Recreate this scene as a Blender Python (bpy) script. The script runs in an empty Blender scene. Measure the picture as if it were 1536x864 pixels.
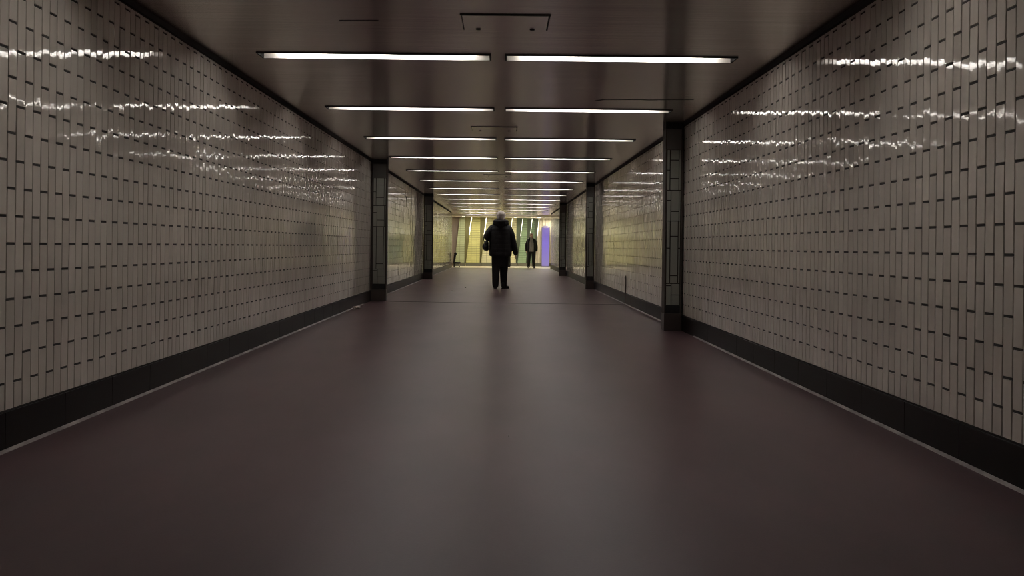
import bpy, bmesh, math, random
from mathutils import Vector, Matrix
random.seed(7)
SC = bpy.context.scene
COL = SC.collection

# ------------------------------------------------------------------ layout (metres; Y runs down the tunnel)
XL, XR, H = -2.128, 1.965, 2.274          # wall faces, ceiling height
Y0, YE, YC = -4.0, 42.6, 44.7             # tunnel start, end of walls/floor, end of ceiling
SK = 0.168                                # skirting height
ROW0, PITCH, NROW = 7.47, 2.843, 14       # ceiling light rows
HALL_H = 2.20

# ------------------------------------------------------------------ materials
def mat(name, color=(.5, .5, .5), rough=.5, metal=0.0, spec=.5, emit=None, strength=0.0):
    m = bpy.data.materials.new(name); m.use_nodes = True
    b = m.node_tree.nodes['Principled BSDF']
    b.inputs['Base Color'].default_value = (*color, 1)
    b.inputs['Roughness'].default_value = rough
    b.inputs['Metallic'].default_value = metal
    b.inputs['Specular IOR Level'].default_value = spec
    if emit:
        b.inputs['Emission Color'].default_value = (*emit, 1)
        b.inputs['Emission Strength'].default_value = strength
    return m

def N(m, kind, **kw):
    n = m.node_tree.nodes.new(kind)
    for k, v in kw.items():
        setattr(n, k, v)
    return n

def L(m, a, b):
    m.node_tree.links.new(a, b)

def bsdf(m):
    return m.node_tree.nodes['Principled BSDF']

def add_noise_bump(m, scale, strength, dist, stretch=(1, 1, 1), detail=2):
    tc = N(m, 'ShaderNodeTexCoord'); mp = N(m, 'ShaderNodeMapping')
    mp.inputs['Scale'].default_value = stretch
    nz = N(m, 'ShaderNodeTexNoise'); nz.inputs['Scale'].default_value = scale; nz.inputs['Detail'].default_value = detail
    bp = N(m, 'ShaderNodeBump'); bp.inputs['Strength'].default_value = strength; bp.inputs['Distance'].default_value = dist
    L(m, tc.outputs['Object'], mp.inputs['Vector']); L(m, mp.outputs['Vector'], nz.inputs['Vector'])
    L(m, nz.outputs['Fac'], bp.inputs['Height']); L(m, bp.outputs['Normal'], bsdf(m).inputs['Normal'])
    return nz

def add_color_noise(m, c1, c2, scale, stretch=(1, 1, 1), detail=4, lo=.35, hi=.65):
    tc = N(m, 'ShaderNodeTexCoord'); mp = N(m, 'ShaderNodeMapping'); mp.inputs['Scale'].default_value = stretch
    nz = N(m, 'ShaderNodeTexNoise'); nz.inputs['Scale'].default_value = scale; nz.inputs['Detail'].default_value = detail
    r = N(m, 'ShaderNodeValToRGB')
    r.color_ramp.elements[0].position = lo; r.color_ramp.elements[1].position = hi
    r.color_ramp.elements[0].color = (*c1, 1); r.color_ramp.elements[1].color = (*c2, 1)
    L(m, tc.outputs['Object'], mp.inputs['Vector']); L(m, mp.outputs['Vector'], nz.inputs['Vector'])
    L(m, nz.outputs['Fac'], r.inputs['Fac']); L(m, r.outputs['Color'], bsdf(m).inputs['Base Color'])

M = {}
# glazed wall tile: tone per tile from a face attribute, gentle waviness in the glaze
g = mat('glazed_tile', (.5, .46, .41), .038, spec=.6)
at_ = N(g, 'ShaderNodeAttribute'); at_.attribute_name = 'tone'
mx = N(g, 'ShaderNodeMix', data_type='RGBA')
mx.inputs['A'].default_value = (.62, .565, .495, 1); mx.inputs['B'].default_value = (.75, .69, .61, 1)
L(g, at_.outputs['Fac'], mx.inputs['Factor']); L(g, mx.outputs['Result'], bsdf(g).inputs['Base Color'])
add_noise_bump(g, 11.0, .33, .003, (1, 1.8, .8), 1)
M['tile'] = g
M['grout'] = mat('dark_grout', (.035, .03, .026), .8)
M['skirting'] = mat('black_skirting', (.009, .005, .0045), .36, spec=.12)
add_noise_bump(M['skirting'], 3, .2, .003)
M['sealant'] = mat('grey_sealant', (.42, .36, .34), .6)
add_color_noise(M['sealant'], (.20, .17, .165), (.44, .385, .37), 5)
M['black_trim'] = mat('black_trim', (.012, .011, .01), .7)
f = mat('rubber_floor', (.1, .08, .08), .36, spec=.15)
add_color_noise(f, (.100, .057, .063), (.142, .080, .088), 2.2, (1, .35, 1), 5, .3, .7)
add_noise_bump(f, 160, .12, .002, (1, 1, 1), 2)
M['floor'] = f
c = mat('brushed_ceiling', (.36, .33, .31), .22, .80)
bsdf(c).inputs['Anisotropic'].default_value = .85
tg = N(c, 'ShaderNodeTangent', direction_type='UV_MAP'); tg.uv_map = 'UVMap'
L(c, tg.outputs['Tangent'], bsdf(c).inputs['Tangent'])
add_color_noise(c, (.62, .57, .53), (.92, .86, .80), 3.0, (.3, 12, 1), 6, .25, .75)
M['ceiling'] = c
M['groove'] = mat('dark_groove', (.02, .018, .016), .8)
M['channel'] = mat('lamp_channel', (.012, .011, .012), .7)
M['reflector'] = mat('white_reflector', (.80, .78, .75), .5)
M['end_cap'] = mat('lamp_end_cap', (.5, .47, .42), .4)
# fluorescent tube: dimmer, warmer towards its two ends as such tubes are
t = mat('fluorescent_tube', (.9, .9, .9), .3)
tc = N(t, 'ShaderNodeTexCoord'); sx = N(t, 'ShaderNodeSeparateXYZ')
L(t, tc.outputs['Object'], sx.inputs[0])
ab = N(t, 'ShaderNodeMath', operation='ABSOLUTE'); L(t, sx.outputs['X'], ab.inputs[0])
rr = N(t, 'ShaderNodeValToRGB')
for p_, c_ in ((.63, (1, .97, .94)), (.69, (.30, .28, .26)), (.745, (.060, .052, .043)), (.775, (.018, .013, .009)), (.795, (.006, .0035, .002))):
    e_ = rr.color_ramp.elements.new(p_); e_.color = (*c_, 1)
rr.color_ramp.elements.remove(rr.color_ramp.elements[0]); rr.color_ramp.elements[-1].color = (.006, .0035, .002, 1)
L(t, ab.outputs[0], rr.inputs['Fac']); L(t, rr.outputs['Color'], bsdf(t).inputs['Emission Color'])
bsdf(t).inputs['Emission Strength'].default_value = 20.0
M['tube'] = t
M['column_tile'] = mat('column_tile', (.30, .305, .27), .4, spec=.35)
add_noise_bump(M['column_tile'], 12, .15, .004)
M['column_trim'] = mat('column_trim', (.07, .055, .048), .6, spec=.2)
M['column_panel'] = mat('column_plain_panel', (.10, .095, .09), .5)
M['plinth'] = mat('column_plinth', (.075, .058, .052), .4)
M['black'] = mat('black_band', (.008, .008, .008), .6)
M['hall_floor'] = mat('pale_hall_floor', (.72, .66, .52), .35)
M['hall_ceiling'] = mat('hall_ceiling', (.75, .72, .6), .6)
M['plaster'] = mat('pink_grey_plaster', (.42, .35, .32), .7)
M['cream'] = mat('cream_ribbed_wall', (.72, .66, .52), .5)
wv = N(M['cream'], 'ShaderNodeTexWave', wave_type='BANDS', bands_direction='X'); wv.inputs['Scale'].default_value = 2.2
bp_ = N(M['cream'], 'ShaderNodeBump'); bp_.inputs['Distance'].default_value = .03
tcx = N(M['cream'], 'ShaderNodeTexCoord'); L(M['cream'], tcx.outputs['Object'], wv.inputs['Vector'])
L(M['cream'], wv.outputs['Fac'], bp_.inputs['Height']); L(M['cream'], bp_.outputs['Normal'], bsdf(M['cream']).inputs['Normal'])
M['olive'] = mat('olive_recess', (.36, .33, .15), .5)
M['recess_green'] = mat('green_recess', (.20, .24, .17), .5)
M['grey_skirt'] = mat('grey_hall_skirting', (.16, .155, .12), .5)
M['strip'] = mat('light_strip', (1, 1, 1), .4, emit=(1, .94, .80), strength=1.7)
M['downlight'] = mat('downlight_lens', (1, 1, 1), .4, emit=(1, .92, .72), strength=160.0)
M['downlight_rim'] = mat('downlight_rim', (.7, .68, .62), .35)
M['violet'] = mat('violet_lit_screen', (.1, .08, .25), .3)
tcv = N(M['violet'], 'ShaderNodeTexCoord'); sv = N(M['violet'], 'ShaderNodeSeparateXYZ'); L(M['violet'], tcv.outputs['Generated'], sv.inputs[0])
rv = N(M['violet'], 'ShaderNodeValToRGB')
rv.color_ramp.elements[0].color = (.40, .33, .74, 1); rv.color_ramp.elements[1].color = (.10, .075, .36, 1)
rv.color_ramp.elements.new(.6).color = (.27, .20, .88, 1)
L(M['violet'], sv.outputs['Z'], rv.inputs['Fac']); L(M['violet'], rv.outputs['Color'], bsdf(M['violet']).inputs['Emission Color'])
bsdf(M['violet']).inputs['Emission Strength'].default_value = .48
M['screen_frame'] = mat('screen_frame', (.20, .18, .30), .4)

def fin_mat(name, col):
    m = mat(name, col, .22)
    tcf = N(m, 'ShaderNodeTexCoord'); mp = N(m, 'ShaderNodeMapping'); mp.inputs['Rotation'].default_value = (math.pi/2, 0, 0)
    bk = N(m, 'ShaderNodeTexBrick'); bk.offset = 0.0
    bk.inputs['Color1'].default_value = (*col, 1)
    bk.inputs['Color2'].default_value = (*[v*.9 for v in col], 1)
    bk.inputs['Mortar'].default_value = (*[v*.45 for v in col], 1)
    bk.inputs['Scale'].default_value = 1; bk.inputs['Mortar Size'].default_value = .006
    bk.inputs['Brick Width'].default_value = .24; bk.inputs['Row Height'].default_value = .08
    L(m, tcf.outputs['Object'], mp.inputs['Vector']); L(m, mp.outputs['Vector'], bk.inputs['Vector'])
    L(m, bk.outputs['Color'], bsdf(m).inputs['Base Color'])
    return m
M['fin_sage'] = fin_mat('sage_tile', (.53, .58, .36))
M['fin_yellow'] = fin_mat('yellow_tile', (.68, .66, .29))
M['fin_pale'] = fin_mat('pale_yellow_tile', (.70, .68, .44))
M['fin_olive'] = fin_mat('olive_tile', (.50, .48, .24))
M['fin_green'] = fin_mat('green_tile', (.30, .42, .27))
M['fin_deep'] = fin_mat('deep_green_tile', (.15, .22, .14))

M['skin'] = mat('skin', (.60, .40, .31), .5)
M['white_hair'] = mat('white_hair', (.95, .86, .80), .55)
add_noise_bump(M['white_hair'], 60, .5, .01, (1, 1, .3))
M['grey_beard'] = mat('grey_beard', (.62, .54, .47), .7)
M['black_coat'] = mat('black_padded_coat', (.011, .010, .012), .55)
add_noise_bump(M['black_coat'], 30, .35, .01, (1, 1, 2))
M['black_cloth'] = mat('black_trouser_cloth', (.008, .0075, .008), .75)
M['black_leather'] = mat('black_leather', (.010, .009, .009), .35)
M['dark_jacket'] = mat('dark_green_black_jacket', (.012, .014, .012), .7)
M['sweater'] = mat('grey_green_sweater', (.36, .38, .33), .85)
M['pale_shoe'] = mat('pale_shoe', (.70, .64, .54), .5)
M['dark_sole'] = mat('dark_sole', (.03, .028, .026), .7)
M['eye'] = mat('eye', (.03, .02, .015), .2)
M['paper'] = mat('crumpled_paper', (.62, .55, .50), .8)
M['crumb'] = mat('dark_crumb', (.03, .024, .02), .8)
M['chair_black'] = mat('chair_black', (.009, .009, .009), .5)
M['chair_metal'] = mat('chair_grey_metal', (.25, .24, .23), .35, .8)

# ------------------------------------------------------------------ object helpers
def link(name, me, parent=None):
    o = bpy.data.objects.new(name, me); COL.objects.link(o)
    if parent: o.parent = parent
    return o

def tag(o, label, cat, group=None):
    o['label'] = label; o['category'] = cat
    if group: o['group'] = group
    return o

def thing(name, label, cat, loc=(0, 0, 0), rz=0.0, group=None):
    o = bpy.data.objects.new(name, None); COL.objects.link(o)
    o.empty_display_size = .1
    o.location = loc; o.rotation_euler = (0, 0, rz)
    return tag(o, label, cat, group)

def struct(o):
    o['kind'] = 'structure'; return o

def box(bm, x0, x1, y0, y1, z0, z1, bev=0.0):
    vs = [bm.verts.new(p) for p in ((x0, y0, z0), (x1, y0, z0), (x1, y1, z0), (x0, y1, z0), (x0, y0, z1), (x1, y0, z1), (x1, y1, z1), (x0, y1, z1))]
    fs = [bm.faces.new([vs[i] for i in q]) for q in ((3, 2, 1, 0), (4, 5, 6, 7), (0, 1, 5, 4), (1, 2, 6, 5), (2, 3, 7, 6), (3, 0, 4, 7))]
    if bev:
        es = list({e for f_ in fs for e in f_.edges})
        bmesh.ops.bevel(bm, geom=es, offset=bev, segments=2, affect='EDGES', profile=.5)

def prism(bm, bottom, top):
    """closed solid between two same-length loops"""
    n = len(bottom)
    a = [bm.verts.new(p) for p in bottom]; b = [bm.verts.new(p) for p in top]
    bm.faces.new(a[::-1]); bm.faces.new(b)
    for i in range(n):
        bm.faces.new((a[i], a[(i+1) % n], b[(i+1) % n], b[i]))

def tube(bm, pts, radii, n=14, sub=6, wave=None, flat=1.0):
    """closed rounded tube through pts with radii; wave=(pitch, amount) makes padded rolls"""
    P = [Vector(p) for p in pts]
    path, rad = [], []
    for i in range(len(P)-1):
        p0 = P[max(i-1, 0)]; p1 = P[i]; p2 = P[i+1]; p3 = P[min(i+2, len(P)-1)]
        for s in range(sub):
            u = s/sub
            q = .5*((2*p1)+(p2-p0)*u+(2*p0-5*p1+4*p2-p3)*u*u+(3*p1-p0-3*p2+p3)*u**3)
            path.append(q); rad.append(radii[i]*(1-u)+radii[i+1]*u)
    path.append(P[-1]); rad.append(radii[-1])
    if wave:
        s = 0.0
        for i in range(len(path)):
            if i: s += (path[i]-path[i-1]).length
            rad[i] *= 1-wave[1]*(abs(math.cos(math.pi*s/wave[0]))**6)
    # rounded ends
    d0 = (path[0]-path[1]).normalized(); d1 = (path[-1]-path[-2]).normalized()
    r0, r1 = rad[0], rad[-1]
    pre = [(path[0]+d0*r0*math.sin(a), r0*math.cos(a)) for a in (1.3, .9, .45)]
    post = [(path[-1]+d1*r1*math.sin(a), r1*math.cos(a)) for a in (.45, .9, 1.3)]
    path = [p for p, _ in pre]+path+[p for p, _ in post]
    rad = [r for _, r in pre]+rad+[r for _, r in post]
    tan = (path[1]-path[0]).normalized()
    ref = Vector((0, 1, 0)) if abs(tan.y) < .8 else Vector((1, 0, 0))
    u = tan.cross(ref).normalized()
    rings = []
    for i, p in enumerate(path):
        tn = (path[min(i+1, len(path)-1)]-path[max(i-1, 0)]).normalized()
        u = (u-tn*u.dot(tn)).normalized(); v = tn.cross(u)
        rings.append([bm.verts.new(p+rad[i]*(math.cos(2*math.pi*k/n)*u+flat*math.sin(2*math.pi*k/n)*v)) for k in range(n)])
    for a, b in zip(rings, rings[1:]):
        for k in range(n):
            bm.faces.new((a[k], a[(k+1) % n], b[(k+1) % n], b[k]))
    bm.faces.new(rings[0][::-1]); bm.faces.new(rings[-1])

def ell(bm, c, r, rot=None, n=16):
    mtx = Matrix.Translation(c)
    if rot: mtx = mtx @ rot
    mtx = mtx @ Matrix.Diagonal((r[0], r[1], r[2], 1))
    bmesh.ops.create_uvsphere(bm, u_segments=n, v_segments=n//2+2, radius=1, matrix=mtx)

def loft(bm, rings, n=28, power=2.4):
    """rings: (cx, cy, z, rx, ry); closed rounded-rectangle loft"""
    rs = []
    for cx, cy, z, rx, ry in rings:
        r = []
        for k in range(n):
            a = 2*math.pi*k/n; ca, sa = math.cos(a), math.sin(a)
            r.append(bm.verts.new((cx+rx*math.copysign(abs(ca)**(2/power), ca), cy+ry*math.copysign(abs(sa)**(2/power), sa), z)))
        rs.append(r)
    for a, b in zip(rs, rs[1:]):
        for k in range(n):
            bm.faces.new((a[k], a[(k+1) % n], b[(k+1) % n], b[k]))
    bm.faces.new(rs[0][::-1]); bm.faces.new(rs[-1])

def done(bm, name, m, parent=None, smooth=False, fix=True):
    if fix: bmesh.ops.recalc_face_normals(bm, faces=bm.faces[:])
    me = bpy.data.meshes.new(name); bm.to_mesh(me); bm.free()
    for mm in (m if isinstance(m, (list, tuple)) else [m]): me.materials.append(mm)
    if smooth:
        for p in me.polygons: p.use_smooth = True
    return link(name, me, parent)

def skin(bm, name, m, parent=None, voxel=.006, it=3):
    """melt overlapping closed shapes into one continuous surface"""
    bmesh.ops.recalc_face_normals(bm, faces=bm.faces[:])
    me = bpy.data.meshes.new(name+'_raw'); bm.to_mesh(me); bm.free()
    tmp = bpy.data.objects.new('raw', me); COL.objects.link(tmp)
    r = tmp.modifiers.new('r', 'REMESH'); r.mode = 'VOXEL'; r.voxel_size = voxel
    s = tmp.modifiers.new('s', 'SMOOTH'); s.iterations = it; s.factor = .5
    bpy.context.view_layer.update()
    dg = bpy.context.evaluated_depsgraph_get()
    out = bpy.data.meshes.new_from_object(tmp.evaluated_get(dg), depsgraph=dg)
    bpy.data.objects.remove(tmp); bpy.data.meshes.remove(me)
    out.name = name; out.materials.clear(); out.materials.append(m)
    for p in out.polygons: p.use_smooth = True
    return link(name, out, parent)

# ------------------------------------------------------------------ tunnel walls: every tile modelled, set in vertical running bond
def tile_wall(name, X, side, phase, y_start, y_end):
    """side=+1: room lies towards +X (left wall); -1: room towards -X"""
    W, T, JV, J, BV, RAISE = .0795, .240, .0055, .0095, .0018, .004
    top = H-.040
    rnd = random.Random(11 if side > 0 else 23)
    verts, faces, midx, tone = [], [], [], []
    def quad(a, b, c_, d, m, tn):
        # orientation: a,b,c,d counter-clockwise seen from the room for side=+1 (room at +X looking to -X)
        i = len(verts); verts.extend((a, b, c_, d))
        faces.append((i, i+1, i+2, i+3) if side > 0 else (i+3, i+2, i+1, i)); midx.append(m); tone.append(tn)
    xb = X-side*RAISE
    quad((xb, y_start, 0), (xb, y_end, 0), (xb, y_end, H), (xb, y_start, H), 1, 0)
    k0 = math.floor((y_start-phase)/W)
    k = k0
    while True:
        ya = phase+k*W
        if ya+W > y_end+.001: break
        if ya >= y_start-.001:
            z = SK if k % 2 == 0 else SK-T/2
            while z < top-.01:
                za, zb = max(z, SK)+J/2, min(z+T, top)-J/2
                z += T
                if zb-za < .012: continue
                y0_, y1_ = ya+JV/2, ya+W-JV/2
                ty, tz = rnd.gauss(0, .0075), rnd.gauss(0, .0046)      # small set of each tile in its bed
                off = rnd.gauss(0, .0004); tn = min(1, max(0, rnd.gauss(.5, .22)))
                cy, cz = (y0_+y1_)/2, (za+zb)/2
                o4 = [(y0_, za), (y1_, za), (y1_, zb), (y0_, zb)]
                i4 = [(y0_+BV, za+BV), (y1_-BV, za+BV), (y1_-BV, zb-BV), (y0_+BV, zb-BV)]
                out = [(xb, y, zz) for y, zz in o4]
                inn = [(X+side*(off+ty*(y-cy)+tz*(zz-cz)), y, zz) for y, zz in i4]
                quad(*inn, 0, tn)
                for q in range(4):
                    quad(out[q], out[(q+1) % 4], inn[(q+1) % 4], inn[q], 0, tn)
        k += 1
    me = bpy.data.meshes.new(name); me.from_pydata(verts, [], faces)
    me.materials.append(M['tile']); me.materials.append(M['grout'])
    me.polygons.foreach_set('material_index', midx)
    a = me.attributes.new('tone', 'FLOAT', 'FACE'); a.data.foreach_set('value', tone)
    me.update()
    return struct(link(name, me))

tile_wall('wall_left', XL, 1, 4.414, Y0, YE)
tile_wall('wall_right', XR, -1, 3.968, Y0, YE)

# skirting of glossy black slabs with fine vertical seams
def skirting(name, X, s):
    bm = bmesh.new(); y = Y0
    while y < YE-.02:
        e = min(y+.6, YE)
        a, b = sorted((X, X+s*.012))
        box(bm, a, b, y+.001, e-.001, 0, SK-.002, .0015)
        y = e
    return struct(done(bm, name, M['skirting']))
skirting('baseboard_left', XL-.0005, 1)
skirting('baseboard_right', XR+.0005, -1)

# pale sealant fillet where floor meets skirting, worn away beside the columns
def fillet(name, X, s, spans):
    bm = bmesh.new()
    x = X+s*.0125
    for a, b in spans:
        pts = [(x, 0), (x+s*.014, 0), (x+s*.011, .005), (x+s*.004, .010), (x, .012)]
        prism(bm, [(p, a, z) for p, z in pts], [(p, b, z) for p, z in pts])
    return struct(done(bm, name, M['sealant']))
fillet('trim_1', XL, 1, [(Y0, 15.6), (16.8, 27.0), (27.6, YE)])
fillet('trim_2', XR, -1, [(Y0, 10.5), (11.7, 16.45), (16.52, 21.7), (22.6, 31.6), (32.5, YE)])
# black shadow-gap trim between tiles and ceiling
for nm, X, s in (('trim_3', XL, 1), ('trim_4', XR, -1)):
    bm = bmesh.new(); a, b = sorted((X-s*.002, X+s*.010)); box(bm, a, b, Y0, YE, H-.038, H-.001); struct(done(bm, nm, M['black_trim']))
# movement joint across floor and up the right wall
bm = bmesh.new()
prism(bm, [(XL+.3, 16.47, 0), (0, 16.27, 0), (XR-.013, 16.27, 0), (XR-.013, 16.31, 0), (0, 16.31, 0), (XL+.3, 16.51, 0)],
      [(XL+.3, 16.47, .002), (0, 16.27, .002), (XR-.013, 16.27, .002), (XR-.013, 16.31, .002), (0, 16.31, .002), (XL+.3, 16.51, .002)])
struct(done(bm, 'trim_5', M['groove']))
bm = bmesh.new(); box(bm, XR-.0145, XR-.001, 16.46, 16.468, 0, .45); struct(done(bm, 'trim_6', M['column_trim']))

bm = bmesh.new(); box(bm, XL-.3, XR+.3, Y0, YE, -.1, 0); struct(done(bm, 'floor', M['floor']))

# ------------------------------------------------------------------ ceiling with real slots for the lamps
SLOT_D = .20                                  # slot length along Y
SLOTS = [(-1.775, -.115), (.010, 1.655)]
rows = [ROW0+PITCH*i for i in range(NROW)]
NEAR_ROWS = [ROW0-PITCH]
all_rows = NEAR_ROWS+rows
bm = bmesh.new(); uvl = bm.loops.layers.uv.new('UVMap')
def cpanel(x0, x1, y0, y1):
    vs = [bm.verts.new(p) for p in ((x0, y0, H), (x0, y1, H), (x1, y1, H), (x1, y0, H))]
    f_ = bm.faces.new(vs)
    for l in f_.loops: l[uvl].uv = (l.vert.co.y, l.vert.co.x)
prev = Y0
for r in all_rows:
    a, b = r-.09, r-.09+SLOT_D
    cpanel(XL-.02, XR+.02, prev, a)
    cpanel(XL-.02, SLOTS[0][0], a, b); cpanel(SLOTS[0][1], SLOTS[1][0], a, b); cpanel(SLOTS[1][1], XR+.02, a, b)
    prev = b
cpanel(XL-.02, XR+.02, prev, YC)
ceil_ = struct(done(bm, 'ceiling', M['ceiling'], fix=False))
# thin open seams in the sheet metal
def seam(pts, w):
    bm = bmesh.new()
    for (x0, y0), (x1, y1) in zip(pts, pts[1:]):
        prism(bm, [(x0, y0-w/2, H-.0025), (x1, y1-w/2, H-.0025), (x1, y1+w/2, H-.0025), (x0, y0+w/2, H-.0025)],
              [(x0, y0-w/2, H-.0005), (x1, y1-w/2, H-.0005), (x1, y1+w/2, H-.0005), (x0, y0+w/2, H-.0005)])
    return done(bm, 'seam', M['groove'], ceil_)
seam([(.843, 9.66), (.93, 9.56), (1.25, 9.55), (1.33, 9.57), (1.74, 9.50)], .022)
seam([(-1.02, 6.32), (-.78, 6.31)], .012)

# ------------------------------------------------------------------ lamps in the ceiling slots
def build_lamp(x0, x1):
    """origin at slot centre, ceiling level; returns root"""
    w = (x1-x0)/2
    root = thing('fluorescent_light', '', 'ceiling light')
    a, b, hgt, th = -.09, -.09+SLOT_D, .10, .008
    # white reflector trough above the ceiling
    bm = bmesh.new()
    box(bm, -w-th, w+th, a-th, a, .001, hgt); box(bm, -w-th, w+th, b, b+th, -.008, hgt)
    box(bm, -w-th, w+th, a-th, b+th, hgt, hgt+th)
    done(bm, 'reflector', M['reflector'], root)
    for q in (-1, 1):
        bm = bmesh.new(); x0_, x1_ = sorted((q*w, q*(w+th))); box(bm, x0_, x1_, a, b, .001, hgt); done(bm, 'end_plate', M['channel'], root)
    # dark turned-down rim round the slot
    bm = bmesh.new(); lip = .011
    box(bm, -w-.012, w+.012, a-.004, a, -lip, .0005); box(bm, -w-.012, w+.012, b+th+.0005, b+th+.004, -lip*.8, .0005)
    box(bm, -w-.012, -w, a, b, -lip*.8, .0005); box(bm, w, w+.012, a, b, -lip*.8, .0005)
    done(bm, 'slot_rim', M['channel'], root)
    bm = bmesh.new(); L2 = .795
    bmesh.ops.create_cone(bm, cap_ends=True, segments=20, radius1=.0145, radius2=.0145, depth=2*L2,
                          matrix=Matrix.Translation((0, .058, .030)) @ Matrix.Rotation(math.pi/2, 4, 'Y'))
    tb = done(bm, 'lamp_tube', M['tube'], root, smooth=False)
    for s in (-1, 1):
        bm = bmesh.new()
        bmesh.ops.create_cone(bm, cap_ends=True, segments=20, radius1=.014, radius2=.014, depth=.022,
                              matrix=Matrix.Translation((s*(L2+.011), .058, .030)) @ Matrix.Rotation(math.pi/2, 4, 'Y'))
        box(bm, s*(L2+.011)-.008, s*(L2+.011)+.008, .043, .073, .045, .10)
        done(bm, 'end_cap', M['end_cap'], tb)
    return root

def copy_tree(o, parent=None):
    c_ = o.copy(); COL.objects.link(c_)
    if parent: c_.parent = parent
    for ch in list(o.children):
        copy_tree(ch, c_)
    return c_

ORD = ['first', 'second', 'third', 'fourth', 'fifth', 'sixth', 'seventh', 'eighth', 'ninth', 'tenth', 'eleventh', 'twelfth', 'thirteenth', 'fourteenth']
protos = [build_lamp(*SLOTS[0]), build_lamp(*SLOTS[1])]
for i, r in enumerate(rows):
    for s, side in ((0, 'left-hand'), (1, 'right-hand')):
        o = protos[s] if i == 0 else copy_tree(protos[s])
        o.location = ((SLOTS[s][0]+SLOTS[s][1])/2, r, H)
        where = {0: ', nearest the camera', 13: ', the farthest row before the tiled hall'}.get(i, ' counted from the camera')
        tag(o, '%s white fluorescent tube in the %s ceiling row%s' % (side, ORD[i], where), 'ceiling light', 'fluorescent tubes set in ceiling slots')

for r in NEAR_ROWS:
    for s, side in ((0, 'left-hand'), (1, 'right-hand')):
        o = copy_tree(protos[s]); o.location = ((SLOTS[s][0]+SLOTS[s][1])/2, r, H)
        tag(o, '%s white fluorescent tube in the ceiling row just above the top of the view' % side, 'ceiling light', 'fluorescent tubes set in ceiling slots')

# ------------------------------------------------------------------ access hatches in the ceiling
def hatch(x, y, label):
    root = thing('access_hatch', label, 'hatch', (x, y, H), 0, 'access hatches along the ceiling')
    w, d = .258, .205
    bm = bmesh.new(); bm.loops.layers.uv.new('UVMap')
    vs = [bm.verts.new(p) for p in ((-w, -d, -.0035), (w, -d, -.0035), (w, d, -.0035), (-w, d, -.0035))]
    vt = [bm.verts.new((p.co.x, p.co.y, -.001)) for p in vs]
    bm.faces.new(vs[::-1])
    for q in range(4): bm.faces.new((vs[q], vs[(q+1) % 4], vt[(q+1) % 4], vt[q]))
    uvl = bm.loops.layers.uv['UVMap']
    for f_ in bm.faces:
        for l in f_.loops: l[uvl].uv = (l.vert.co.y, l.vert.co.x)
    done(bm, 'hatch_panel', M['ceiling'], root, fix=True)
    bm = bmesh.new(); e = .012
    box(bm, -w-e, w+e, -d-e*2.6, -d, -.005, -.0005); box(bm, -w-e*.4, w+e*.4, d, d+.004, -.002, -.0005)
    box(bm, -w-e*.5, -w, -d, d, -.003, -.0005); box(bm, w, w+e*.8, -d, d, -.003, -.0005)
    done(bm, 'gap', M['groove'], root)
    for sx_ in (-.17, .17):
        bm = bmesh.new()
        bmesh.ops.create_cone(bm, cap_ends=True, segments=12, radius1=.013, radius2=.017, depth=.006, matrix=Matrix.Translation((sx_, d-.03, -.006)))
        done(bm, 'screw', M['groove'], root)
hatch(-.003, 6.33, 'large rectangular access hatch in the ceiling before the first lamp row')
hatch(-.12, 12.07, 'rectangular access hatch in the ceiling between second and third lamp rows')
hatch(-.13, 19.95, 'distant small access hatch in the ceiling just before the sixth lamp row')

# ------------------------------------------------------------------ tiled columns standing out from the walls
def column(label, X, s, y, width, mirror):
    """X: wall face, s: direction into the room; front face at y"""
    root = thing('tiled_column', label, 'column', (X, y, 0), 0, 'tiled columns along the tunnel walls')
    dep = .19
    def bx(bm, u0, u1, y0, y1, z0, z1, bev=0):
        a, b = sorted((s*u0, s*u1)); box(bm, a, b, y0, y1, z0, z1, bev)
    ztile0, ztile1 = .275, H-.30
    bm = bmesh.new(); bx(bm, .012, width, .006, dep, .19, H-.002); done(bm, 'core', M['grout'], root)
    bm = bmesh.new(); bx(bm, .014, width+.002, -.002, dep+.002, 0, .188, .004); done(bm, 'plinth', M['plinth'], root)
    bm = bmesh.new(); bx(bm, .03, width-.002, .0, .01, .188, ztile0); done(bm, 'black_band', M['black'], root)
    bm = bmesh.new(); bx(bm, .03, width-.014, .0, .01, ztile1, H-.075, .001); done(bm, 'top_panel', M['column_panel'], root)
    bm = bmesh.new(); bx(bm, .0125, width+.003, -.006, dep+.004, H-.072, H-.001); done(bm, 'head_trim', M['black_trim'], root)
    bm = bmesh.new(); bx(bm, .0125, .034, -.008, .004, .188, H-.072, .001); done(bm, 'edge_trim', M['column_trim'], root)
    bm = bmesh.new(); bx(bm, width-.012, width+.001, -.004, .005, .188, H-.072, .001); bx(bm, width-.002, width+.001, .005, dep, .188, H-.072); done(bm, 'corner_trim', M['column_trim'], root)
    # mixed-size tile face: (z0, z1, [column splits], [cut heights per column])
    a0, a1 = .037, width-.014
    wd = a1-a0; J = .010
    blocks = [(.275, .515, [.62], [[.39], [.29 + .20]]),
              (.515, 1.195, [.16, .73], [[.90], [.60, 1.03], [.90]]),
              (1.195, 1.53, [.12, .70], [[], [1.30], [1.42]]),
              (1.53, ztile1, [.15, .78], [[], [1.66, 1.86], [1.75]])]
    bm = bmesh.new()
    for z0, z1, sp, cuts in blocks:
        ed = [0]+sp+[1]
        for q in range(len(ed)-1):
            u0, u1 = (ed[q], ed[q+1]) if not mirror else (1-ed[q+1], 1-ed[q])
            zz = [z0]+sorted(cuts[q])+[z1]
            for w0, w1 in zip(zz, zz[1:]):
                bx(bm, a0+u0*wd+J/2, a0+u1*wd-J/2, -.001, .008, w0+J/2, w1-J/2, .0012)
    done(bm, 'tile_face', M['column_tile'], root)
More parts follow.
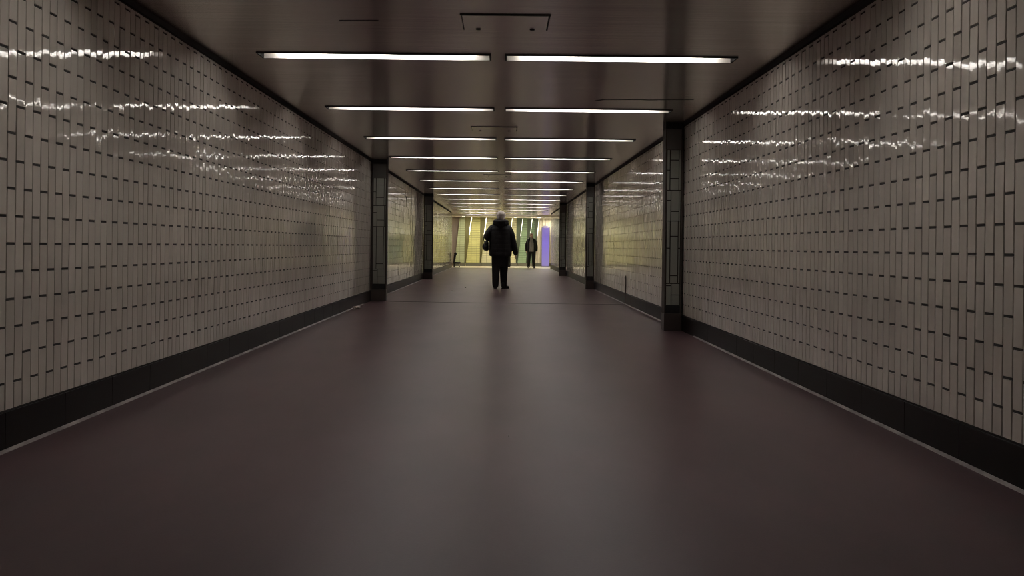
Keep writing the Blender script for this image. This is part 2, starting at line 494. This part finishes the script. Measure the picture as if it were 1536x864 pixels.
column('dark tiled column on the right wall, nearest the camera', XR, -1, 11.23, .204, False)
column('dark tiled column on the right wall, the middle one of three', XR, -1, 22.1, .19, False)
column('dark tiled column on the right wall, farthest, beside the tiled hall', XR, -1, 32.0, .22, False)
column('dark tiled column on the left wall, the nearer one at the floor joint', XL, 1, 16.5, .254, True)
column('dark tiled column on the left wall, the farther one', XL, 1, 27.3, .254, True)

# ------------------------------------------------------------------ hall at the tunnel's end
HX0, HX1 = -5.0, 5.5
bm = bmesh.new(); box(bm, HX0, HX1, YE, 52.0, -.1, -.0005); struct(done(bm, 'floor_hall', M['hall_floor']))
bm = bmesh.new(); box(bm, HX0, HX1, YC, 52.0, HALL_H, HALL_H+.1); struct(done(bm, 'ceiling_hall', M['hall_ceiling']))
bm = bmesh.new(); box(bm, HX0, HX1, YC-.05, YC, HALL_H+.1, H+.12); box(bm, HX0, XL-.02, YE, YC, H, H+.1); box(bm, XR+.02, HX1, YE, YC, H, H+.1); struct(done(bm, 'ceiling_lintel', M['hall_ceiling']))
for nm, a, b in (('wall_hall_front_left', HX0, XL-.01), ('wall_hall_front_right', XR+.01, HX1)):
    bm = bmesh.new(); box(bm, a, b, YE-.25, YE-.002, 0, H+.1); struct(done(bm, nm, M['plaster']))
bm = bmesh.new(); box(bm, HX0-.1, HX0, YE, 52, 0, H+.1); struct(done(bm, 'wall_hall_left', M['plaster']))
bm = bmesh.new(); box(bm, HX1, HX1+.1, YE, 52, 0, H+.1); struct(done(bm, 'wall_hall_right', M['cream']))
def fd(x):                       # the panel line recedes to the right
    return 46.15+(x+1.9)*.30
bm = bmesh.new(); box(bm, HX0, -1.74, 46.42, 46.52, 0, HALL_H); struct(done(bm, 'wall_hall_end', M['plaster']))
bm = bmesh.new(); box(bm, 2.25, HX1, 47.9, 48.0, 0, HALL_H); struct(done(bm, 'wall_hall_far', M['cream']))

F_, VX_ = 1546.0, 755.0
def px(x, d): return (x-VX_)*d/F_
FINS = [  # top-left, top-right, bottom-left, bottom-right in image columns -> real X at the panel's own distance
    (689.5, 697.0, 681.8, 696.6, 'fin_sage', 'sage green tiled panel leaning at the far left of the hall wall'),
    (707.8, 720.0, 699.0, 719.6, 'fin_yellow', 'bright yellow tiled panel, second from the left in the hall'),
    (730.0, 743.0, 721.8, 743.0, 'fin_pale', 'pale yellow tiled panel just left of the walking person'),
    (752.0, 760.0, 745.5, 759.5, 'fin_olive', 'olive tiled panel directly behind the walking person'),
    (768.5, 774.5, 761.5, 774.0, 'fin_pale', 'narrow pale tiled panel just right of the walking person'),
    (784.2, 790.5, 776.5, 789.5, 'fin_green', 'green tiled panel behind the left shoulder of the man facing us'),
    (798.4, 802.0, 791.6, 801.0, 'fin_deep', 'dark green narrow tiled panel directly behind the man facing us'),
    (808.6, 829.5, 802.5, 829.5, 'cream', 'wide cream ribbed panel behind the violet lit display'),
]
for i, (tl, tr, bl, br, mk, lab) in enumerate(FINS):
    d = fd(px((bl+br)/2, 46.5))
    X = [px(v, d) for v in (bl, br, tr, tl)]
    x0 = X[0]
    root = thing('leaning_tiled_panel', lab, 'wall panel', (x0, d, 0), 0, 'leaning tiled panels of the hall wall')
    z0, z1, dp = .14, HALL_H-.002, .22
    bm = bmesh.new()
    prism(bm, [(0, 0, z0), (X[1]-x0, 0, z0), (X[1]-x0, dp, z0), (0, dp, z0)], [(X[3]-x0, 0, z1), (X[2]-x0, 0, z1), (X[2]-x0, dp, z1), (X[3]-x0, dp, z1)])
    done(bm, 'tile_face', M[mk], root)
    bm = bmesh.new(); box(bm, .0, X[1]-x0+.05, .01, dp, 0, z0); done(bm, 'panel_base', M['grey_skirt'], root)
    if i:                                   # recessed wall seen through the gap to the panel before
        pl = px(FINS[i-1][1], d)-.10
        bm = bmesh.new(); box(bm, pl, px(tl, d)+.10, d+dp+.02, d+dp+.06, 0, HALL_H)
        struct(done(bm, 'wall_hall_recess_%d' % i, M['olive'] if i < 5 else M['recess_green']))
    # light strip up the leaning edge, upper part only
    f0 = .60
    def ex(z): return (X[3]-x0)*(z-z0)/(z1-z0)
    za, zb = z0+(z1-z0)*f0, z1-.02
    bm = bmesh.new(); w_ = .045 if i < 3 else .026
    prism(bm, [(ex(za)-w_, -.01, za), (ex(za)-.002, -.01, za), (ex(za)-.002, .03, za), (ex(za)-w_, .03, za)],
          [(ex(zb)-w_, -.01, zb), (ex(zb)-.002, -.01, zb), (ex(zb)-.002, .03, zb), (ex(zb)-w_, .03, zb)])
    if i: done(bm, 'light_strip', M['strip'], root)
    else: bm.free()

# recessed downlights along the hall ceiling, row parallel to the panels
DL = [(-1.75, 45.2), (-.95, 45.3), (-.2, 45.4), (.5, 45.5), (1.27, 45.0), (1.55, 45.35), (1.85, 45.85), (2.14, 46.8)]  # first four are extra lamps added to brighten the hall
DLL = ['far left, added for light', 'second from the left, added for light', 'third from the left, added for light', 'fourth from the left, added for light', 'nearest of the visible right-hand four', 'second of the visible right-hand four', 'third of the visible right-hand four', 'farthest of the visible right-hand four']
for (x, y), w in zip(DL, DLL):
    root = thing('downlight', 'round warm downlight in the hall ceiling, '+w, 'ceiling light', (x, y, HALL_H), 0, 'downlights in the hall ceiling')
    bm = bmesh.new()
    bmesh.ops.create_cone(bm, cap_ends=True, segments=24, radius1=.085, radius2=.085, depth=.008, matrix=Matrix.Translation((0, 0, -.010)))
    done(bm, 'lens', M['downlight'], root)
    bm = bmesh.new()
    tube(bm, [(.1*math.cos(a*math.pi/8), .1*math.sin(a*math.pi/8), -.008) for a in range(17)], [.012]*17, n=8, sub=1)
    done(bm, 'rim', M['downlight_rim'], root)

# violet lit display
root = thing('lit_display', 'tall violet lit display panel against the cream wall at right', 'display', (1.925, 46.98, 0))
bm = bmesh.new(); box(bm, -.185, .185, 0, .12, 0, 1.80, .008); done(bm, 'frame', M['screen_frame'], root)
bm = bmesh.new(); box(bm, -.16, .16, -.006, .0, .03, 1.76); done(bm, 'screen', M['violet'], root)
bm = bmesh.new(); box(bm, -.10, .10, .02, .10, 1.80, 1.86, .006); done(bm, 'cap', M['screen_frame'], root)

# ------------------------------------------------------------------ people
def hand(bm, wrist, d, up, thumb_dir, size=1.0, curl=.35):
    """palm + five fingers; d = pointing direction, up = back-of-hand normal, thumb_dir = side of thumb"""
    w = Vector(wrist); d = Vector(d).normalized(); t_ = Vector(thumb_dir); t_ = (t_-d*t_.dot(d)).normalized(); up = t_.cross(d) if Vector(up).dot(t_.cross(d)) > 0 else d.cross(t_)
    s = size
    for q in (-.028, -.010, .010, .028):
        tube(bm, [w+t_*q*.55*s, w+d*.085*s+t_*q*s], [.013*s, .0115*s], n=8, sub=2)
    lens = [(.030, .070), (.010, .080), (-.010, .074), (-.029, .058)]
    for q, ln in lens:
        b0 = w+d*.085*s+t_*q*s
        dd = (d-up*curl*.5).normalized(); de = (d-up*curl*1.4).normalized(); df = (d-up*curl*2.2).normalized()
        p1 = b0+dd*ln*.45*s; p2 = p1+de*ln*.32*s; p3 = p2+df*ln*.23*s
        tube(bm, [b0, p1, p2, p3], [.0095*s, .009*s, .008*s, .0068*s], n=8, sub=2)
    b0 = w+d*.022*s+t_*.024*s
    p1 = b0+(d*.6+t_*.75-up*.2).normalized()*.040*s; p2 = p1+(d*.9+t_*.3-up*.25).normalized()*.032*s
    tube(bm, [b0, p1, p2], [.0115*s, .010*s, .008*s], n=8, sub=2)

def head(bm, c_, s=1.0):
    """face towards -Y"""
    x, y, z = c_
    ell(bm, (x, y+.012*s, z+.02*s), (.074*s, .092*s, .088*s))
    ell(bm, (x, y-.022*s, z-.045*s), (.056*s, .062*s, .066*s))
    tube(bm, [(x, y-.088*s, z+.018*s), (x, y-.104*s, z-.016*s)], [.008*s, .0135*s], n=8, sub=2)        # nose
    for q in (-1, 1):
        ell(bm, (x+q*.074*s, y+.008*s, z-.004*s), (.010*s, .020*s, .032*s))                         # ears
        ell(bm, (x+q*.030*s, y-.076*s, z+.026*s), (.022*s, .012*s, .008*s))                         # brow
    ell(bm, (x, y-.083*s, z-.052*s), (.023*s, .008*s, .006*s))                                       # lips
    ell(bm, (x, y-.078*s, z-.090*s), (.020*s, .016*s, .016*s))                                       # chin
    tube(bm, [(x, y+.02*s, z-.06*s), (x, y+.03*s, z-.17*s)], [.052*s, .058*s], n=14, sub=3)            # neck

def eyes(root, c_, s, face=-1):
    for q in (-1, 1):
        bm = bmesh.new(); ell(bm, (c_[0]+q*.030*s, c_[1]+face*.081*s, c_[2]+.008*s), (.009*s, .006*s, .0055*s), n=10)
        done(bm, 'eye', M['eye'], root, smooth=True)

def shoe(name, m, root, heel, toe, h=.085, w=.042, sole=None):
    h0, t0 = Vector(heel), Vector(toe)
    d = (t0-h0); ln = d.length; d.normalize()
    bm = bmesh.new()
    tube(bm, [h0+d*.05+Vector((0, 0, w*.8)), h0+d*ln*.55+Vector((0, 0, w*.75)), t0-d*.045+Vector((0, 0, w*.62))], [w*.82, w, w*.9], n=14, sub=4, flat=.85)
    tube(bm, [h0+d*.055+Vector((0, 0, w)), h0+d*.06+Vector((0, 0, h+.03))], [w*.85, w*.9], n=14, sub=2)
    o = skin(bm, name, m, root, .005, 3)
    bm = bmesh.new()
    n = Vector((-d.y, d.x, 0)).normalized()
    pts = []
    for k in range(20):
        a = 2*math.pi*k/20; u = .5-.5*math.cos(a)
        pts.append(h0+d*(ln*u)+n*(w*.98*math.sin(a)*(0.85+.25*u)))
    lo = [(p.x, p.y, p.z) for p in pts]; hi = [(p.x, p.y, p.z+.016) for p in pts]
    prism(bm, lo, hi); done(bm, 'sole', sole or M['dark_sole'], o)
    return o

# --- the person walking away, in a padded black coat
wx, wy = -.06, 21.8
W_ = thing('person', 'white-haired person in black padded coat walking away from us with a bag', 'person', (wx, wy, 0))
bm = bmesh.new()
hd = Vector((.004, .02, 1.535))
hb = bmesh.new(); head(hb, (0, 0, 0), .93)
for v in hb.verts: v.co = Vector((-v.co.x, -v.co.y, v.co.z))+hd
me_ = bpy.data.meshes.new('h'); hb.to_mesh(me_); hb.free(); bm.from_mesh(me_); bpy.data.meshes.remove(me_)
loft(bm, [(0, 0, .74, .13, .09), (0, 0, .86, .165, .115), (0, 0, 1.02, .145, .10), (0, 0, 1.2, .165, .11), (0, .005, 1.31, .165, .095), (0, .01, 1.38, .08, .07)])
armR = [(.165, 0, 1.29), (.255, -.03, 1.02), (.318, .01, .775)]
armL = [(-.17, 0, 1.30), (-.285, -.05, 1.115), (-.235, .17, 1.055)]
for a in (armR, armL): tube(bm, a, [.058, .044, .028], n=14, sub=6)
hand(bm, armR[2], (.12, .05, -1), (1, 0, 0), (-.1, 1, 0), .9, .3)
hand(bm, armL[2], (.45, 1, .1), (-.4, .2, 1), (0, -.2, 1), .9, .8)
tube(bm, [(-.085, 0, .82), (-.088, .03, .46), (-.095, -.03, .09)], [.088, .058, .036], n=14, sub=6)
tube(bm, [(.085, 0, .82), (.076, .08, .47), (.078, .12, .09)], [.088, .058, .036], n=14, sub=6)
ell(bm, (-.095, .02, .045), (.036, .09, .032)); ell(bm, (.09, .12, .045), (.03, .05, .028))
skin(bm, 'body', M['skin'], W_, .006, 2)
eyes(W_, hd, .93, 1)
bm = bmesh.new()
ell(bm, (hd.x, hd.y-.018, hd.z+.035), (.090, .098, .088)); ell(bm, (hd.x, hd.y-.045, hd.z-.02), (.094, .068, .085))
ell(bm, (hd.x-.05, hd.y-.03, hd.z+.02), (.052, .07, .075)); ell(bm, (hd.x+.05, hd.y-.03, hd.z+.02), (.052, .07, .075))
skin(bm, 'hair', M['white_hair'], W_, .006, 2)
# coat: padded rolls round the trunk, rolls down the sleeves, hood folded on the shoulders
bm = bmesh.new()
prof = [(.69, .232, .165), (.74, .240, .170), (.85, .245, .175), (.97, .238, .170), (1.08, .232, .165), (1.18, .228, .160), (1.26, .215, .150), (1.32, .185, .130), (1.375, .125, .10)]
rings = []
for i in range(len(prof)-1):
    for s in range(6):
        u = s/6; z = prof[i][0]*(1-u)+prof[i+1][0]*u
        k = 1-.020*(abs(math.cos(math.pi*(z-.69)/.088))**6)
        rings.append((-.008+.02*(1-z/1.4), -.005, z, (prof[i][1]*(1-u)+prof[i+1][1]*u)*k, (prof[i][2]*(1-u)+prof[i+1][2]*u)*k))
rings.append((-.0, 0, 1.375, .125, .10))
loft(bm, rings, 36, 2.3)
tube(bm, [(.155, 0, 1.275), (.215, -.015, 1.16), (.262, -.03, 1.0), (.30, -.01, .86), (.320, .01, .765)], [.086, .078, .068, .060, .054], n=18, sub=12, wave=(.085, .04))
tube(bm, [(-.16, 0, 1.285), (-.235, -.03, 1.20), (-.288, -.05, 1.115), (-.27, .05, 1.075), (-.238, .155, 1.055)], [.086, .080, .072, .064, .056], n=18, sub=12, wave=(.085, .04))
skin(bm, 'coat', M['black_coat'], W_, .007, 2)
bm = bmesh.new()
tube(bm, [(.095, .06, 1.41), (.125, -.02, 1.42), (.095, -.095, 1.42), (0, -.13, 1.405), (-.095, -.095, 1.42), (-.125, -.02, 1.42), (-.095, .06, 1.41)], [.032, .040, .048, .054, .048, .040, .032], n=16, sub=6)
ell(bm, (0, -.115, 1.385), (.125, .062, .085)); ell(bm, (0, -.12, 1.33), (.075, .055, .075)); ell(bm, (.085, -.06, 1.375), (.085, .075, .06)); ell(bm, (-.085, -.06, 1.375), (.085, .075, .06))
skin(bm, 'hood', M['black_coat'], W_, .007, 3)
bm = bmesh.new()
loft(bm, [(0, .03, .47, .150, .10), (0, .02, .58, .172, .12), (0, 0, .70, .188, .135), (0, 0, .82, .185, .13), (0, 0, .95, .17, .12)], 28)
tube(bm, [(-.09, 0, .80), (-.092, .025, .50), (-.095, -.01, .28), (-.098, -.03, .075)], [.103, .090, .078, .066], n=18, sub=6)
tube(bm, [(.080, 0, .80), (.075, .08, .50), (.074, .12, .28), (.078, .12, .075)], [.103, .092, .077, .067], n=18, sub=6)
skin(bm, 'trousers', M['black_cloth'], W_, .007, 3)
shoe('shoe', M['black_leather'], W_, (-.098, -.10, 0), (-.098, .15, 0), sole=M['black_leather'])
shoe('shoe', M['black_leather'], W_, (.03, .03, 0), (.19, .22, 0), sole=M['black_leather'])

# bag hung from the crook of the walker's left arm
B_ = thing('handbag', 'black slouchy handbag hanging at the left elbow of the person walking away', 'bag', (wx-.315, wy+.04, .80))
bm = bmesh.new()
ell(bm, (0, 0, .085), (.072, .150, .085)); ell(bm, (.015, 0, .15), (.052, .135, .075)); ell(bm, (.022, 0, .04), (.05, .12, .045))
skin(bm, 'pouch', M['black_leather'], B_, .006, 3)
for q in (-.03, .03):
    bm = bmesh.new(); tube(bm, [(-.015, q*3, .15), (-.045, q*1.6, .265), (-.015, q*1.1, .345), (.045, q, .362), (.075, q, .352)], [.007]*5, n=8, sub=5)
    done(bm, 'strap', M['black_leather'], B_, smooth=True)

def standing(label, loc, rz, S, coat, trous, shoes, hair, sweater=None, beard=None, stride=.06, soles=None):
    """figure facing -Y, 1.70 m before scaling by S"""
    root = thing('person', label, 'person', loc, rz)
    root.scale = (S, S, S)
    hd = Vector((0, -.02, 1.585))
    bm = bmesh.new()
    head(bm, hd, 1.05)
    loft(bm, [(0, 0, .78, .13, .09), (0, 0, .90, .165, .115), (0, 0, 1.08, .150, .105), (0, 0, 1.26, .150, .100), (0, .005, 1.34, .130, .085), (0, .005, 1.45, .065, .06)])
    arms = []
    for q in (-1, 1):
        a = [(q*.165, .005, 1.345), (q*.250, .03, 1.08), (q*.250, -.07, .85)]
        arms.append(a); tube(bm, a, [.055, .043, .028], n=14, sub=6)
        hand(bm, a[2], (q*-.02, -.2, -1), (q*1, 0, 0), (0, -1, 0), 1.0, .35)
        tube(bm, [(q*.09, 0, .86), (q*.105, -.02+q*stride*.3, .48), (q*.12, .02+q*stride, .09)], [.09, .058, .038], n=14, sub=6)
        ell(bm, (q*.125, -.04+q*stride, .045), (.036, .09, .032))
    skin(bm, 'body', M['skin'], root, .006, 2)
    eyes(root, hd, 1.0, -1)
    bm = bmesh.new()
    ell(bm, hd+Vector((0, .020, .052)), (.081, .088, .072)); ell(bm, hd+Vector((0, .055, -.02)), (.077, .055, .07))
    skin(bm, 'hair', hair, root, .006, 2)
    if beard:
        bm = bmesh.new(); ell(bm, hd+Vector((0, -.055, -.082)), (.050, .038, .036)); ell(bm, hd+Vector((0, -.088, -.038)), (.026, .010, .008))
        skin(bm, 'beard', beard, root, .004, 2)
    bm = bmesh.new()
    if sweater:
        # two open front halves and a back joined at the shoulders
        for q in (-1, 1):
            loft(bm, [(q*.155, -.01, .80, .062, .145), (q*.152, -.005, 1.0, .060, .140), (q*.150, 0, 1.2, .062, .138), (q*.130, 0, 1.34, .068, .110), (q*.085, .01, 1.43, .052, .075)], 24, 2.6)
        loft(bm, [(0, .09, .80, .19, .05), (0, .09, 1.1, .185, .05), (0, .08, 1.34, .155, .045), (0, .06, 1.45, .085, .035)], 24, 2.6)
    else:
        loft(bm, [(0, 0, .78, .205, .150), (0, 0, 1.0, .20, .145), (0, 0, 1.2, .205, .142), (0, 0, 1.34, .165, .115), (0, .005, 1.45, .10, .08)], 28, 2.4)
    for a, q in zip(arms, (-1, 1)):
        tube(bm, [a[0], a[1], (a[2][0], a[2][1], a[2][2]-.0)], [.068, .064, .052], n=16, sub=8, wave=(.12, .04))
    tube(bm, [(.085, -.05, 1.44), (.06, .06, 1.47), (-.06, .06, 1.47), (-.085, -.05, 1.44)], [.022, .028, .028, .022], n=10, sub=4)
    skin(bm, 'jacket', coat, root, .007, 3)
    if sweater:
        bm = bmesh.new()
        loft(bm, [(0, -.012, .80, .155, .125), (0, -.012, 1.0, .155, .125), (0, -.008, 1.2, .165, .122), (0, 0, 1.34, .145, .10), (0, .005, 1.455, .075, .07)], 28, 2.4)
        skin(bm, 'sweater', sweater, root, .007, 3)
    bm = bmesh.new()
    loft(bm, [(0, 0, .74, .16, .115), (0, 0, .86, .178, .128), (0, 0, .98, .165, .118)], 28)
    for q in (-1, 1):
        tube(bm, [(q*.09, 0, .86), (q*.105, -.02+q*stride*.3, .48), (q*.12, .02+q*stride, .075)], [.105, .080, .066], n=16, sub=6)
    skin(bm, 'trousers', trous, root, .007, 3)
    for q in (-1, 1):
        shoe('shoe', shoes[0 if q < 0 else 1], root, (q*.12, .09+q*stride, 0), (q*.145, -.165+q*stride, 0), sole=soles)
    return root

standing('white-haired bearded man in open dark jacket and grey sweater facing us', (1.18, 43.45, 0), .05, .865, M['dark_jacket'], M['black_cloth'],
         (M['pale_shoe'], M['black_leather']), M['white_hair'], M['sweater'], M['grey_beard'], -.07)
standing('dark-clothed person in white shoes mostly hidden behind the person walking away', (.155, 44.1, 0), math.pi, .86, M['dark_jacket'], M['black_cloth'],
         (M['pale_shoe'], M['pale_shoe']), M['white_hair'], None, None, .05, M['pale_shoe'])

# ------------------------------------------------------------------ small things
# low black chair by the end of the left wall
C_ = thing('chair', 'small low black chair with slim leaning back at the left wall end', 'chair', (-1.955, 43.25, 0))
bm = bmesh.new(); box(bm, -.13, .16, -.14, .14, .155, .225, .02); done(bm, 'seat', M['chair_black'], C_)
bm = bmesh.new(); prism(bm, [(-.13, -.13, .20), (-.065, -.13, .20), (-.065, .13, .20), (-.13, .13, .20)], [(-.105, -.12, .54), (-.02, -.12, .54), (-.02, .12, .54), (-.105, .12, .54)]); bb = done(bm, 'backrest', M['chair_black'], C_)
bm = bmesh.new(); tube(bm, [(-.045, -.12, .57), (-.045, .12, .57)], [.062, .062], n=14, sub=2); done(bm, 'headrest', M['chair_black'], C_, smooth=True)
for a in (-1, 1):
    for b in (-1, 1):
        bm = bmesh.new(); tube(bm, [(.015+a*.09, b*.10, .17), (.015+a*.12, b*.115, .012)], [.017, .017], n=8, sub=2); done(bm, 'leg', M['chair_metal'] if a > 0 else M['chair_black'], C_, smooth=True)

def crumple(name, label, cat, loc, r, m, seed, group=None):
    rnd = random.Random(seed); bm = bmesh.new()
    bmesh.ops.create_icosphere(bm, subdivisions=3, radius=1)
    for v in bm.verts:
        k = 1+rnd.uniform(-.22, .22)
        v.co = Vector((v.co.x*r[0]*k, v.co.y*r[1]*k, v.co.z*r[2]*k))
    lo = min(v.co.z for v in bm.verts)
    for v in bm.verts: v.co.z -= lo
    o = done(bm, name, m); o.location = loc
    return tag(o, label, cat, group)
crumple('paper_scrap', 'crumpled pale paper scrap at the foot of the left skirting', 'litter', (-2.035, 14.4, 0), (.055, .07, .020), M['paper'], 3)
crumple('paper_flake', 'tiny pale paper flake just short of the crumpled scrap', 'litter', (-2.075, 13.75, 0), (.014, .02, .008), M['paper'], 5)
crumple('litter_crumb', 'dark crumb on the floor left of the walker, the nearer one', 'litter', (-1.005, 20.36, 0), (.014, .05, .008), M['crumb'], 8, 'dark crumbs on the floor')
crumple('litter_crumb', 'dark crumb on the floor left of the walker, the farther one', 'litter', (-.803, 22.05, 0), (.014, .05, .007), M['crumb'], 9, 'dark crumbs on the floor')
crumple('litter_crumb', 'tiny brown speck in the middle of the floor closest to the camera', 'litter', (.035, 4.88, 0), (.0035, .006, .003), M['sealant'], 10, 'dark crumbs on the floor')

# ------------------------------------------------------------------ camera, world, view
cam = bpy.data.cameras.new('camera'); co = bpy.data.objects.new('camera', cam); COL.objects.link(co)
cam.sensor_width = 36; cam.lens = 1546/1536*36
cam.shift_x = (768-755)/1536; cam.shift_y = -(432-369.5)/1536
cam.clip_start = .05; cam.clip_end = 200
th = math.radians(.62)
X_ = Vector((math.cos(th), 0, math.sin(th))); Z_ = Vector((0, -1, 0)); Y_ = Z_.cross(X_)
mw = Matrix((X_, Y_, Z_)).transposed().to_4x4(); mw.translation = (0, 0, .9)
co.matrix_world = mw
SC.camera = co
w = bpy.data.worlds.new('world'); SC.world = w; w.use_nodes = True
w.node_tree.nodes['Background'].inputs['Color'].default_value = (.02, .018, .016, 1)
w.node_tree.nodes['Background'].inputs['Strength'].default_value = .3
vs = SC.view_settings
SC.display_settings.display_device = 'sRGB'
vs.view_transform = 'Standard'; vs.look = 'None'; vs.gamma = 1; vs.use_curve_mapping = False
vs.exposure = 0.0
try:
    SC.cycles.use_denoising = True
    SC.cycles.filter_width = 1.1
    SC.cycles.max_bounces = 10; SC.cycles.diffuse_bounces = 6; SC.cycles.glossy_bounces = 6
    SC.cycles.sample_clamp_indirect = 12
except Exception:
    pass
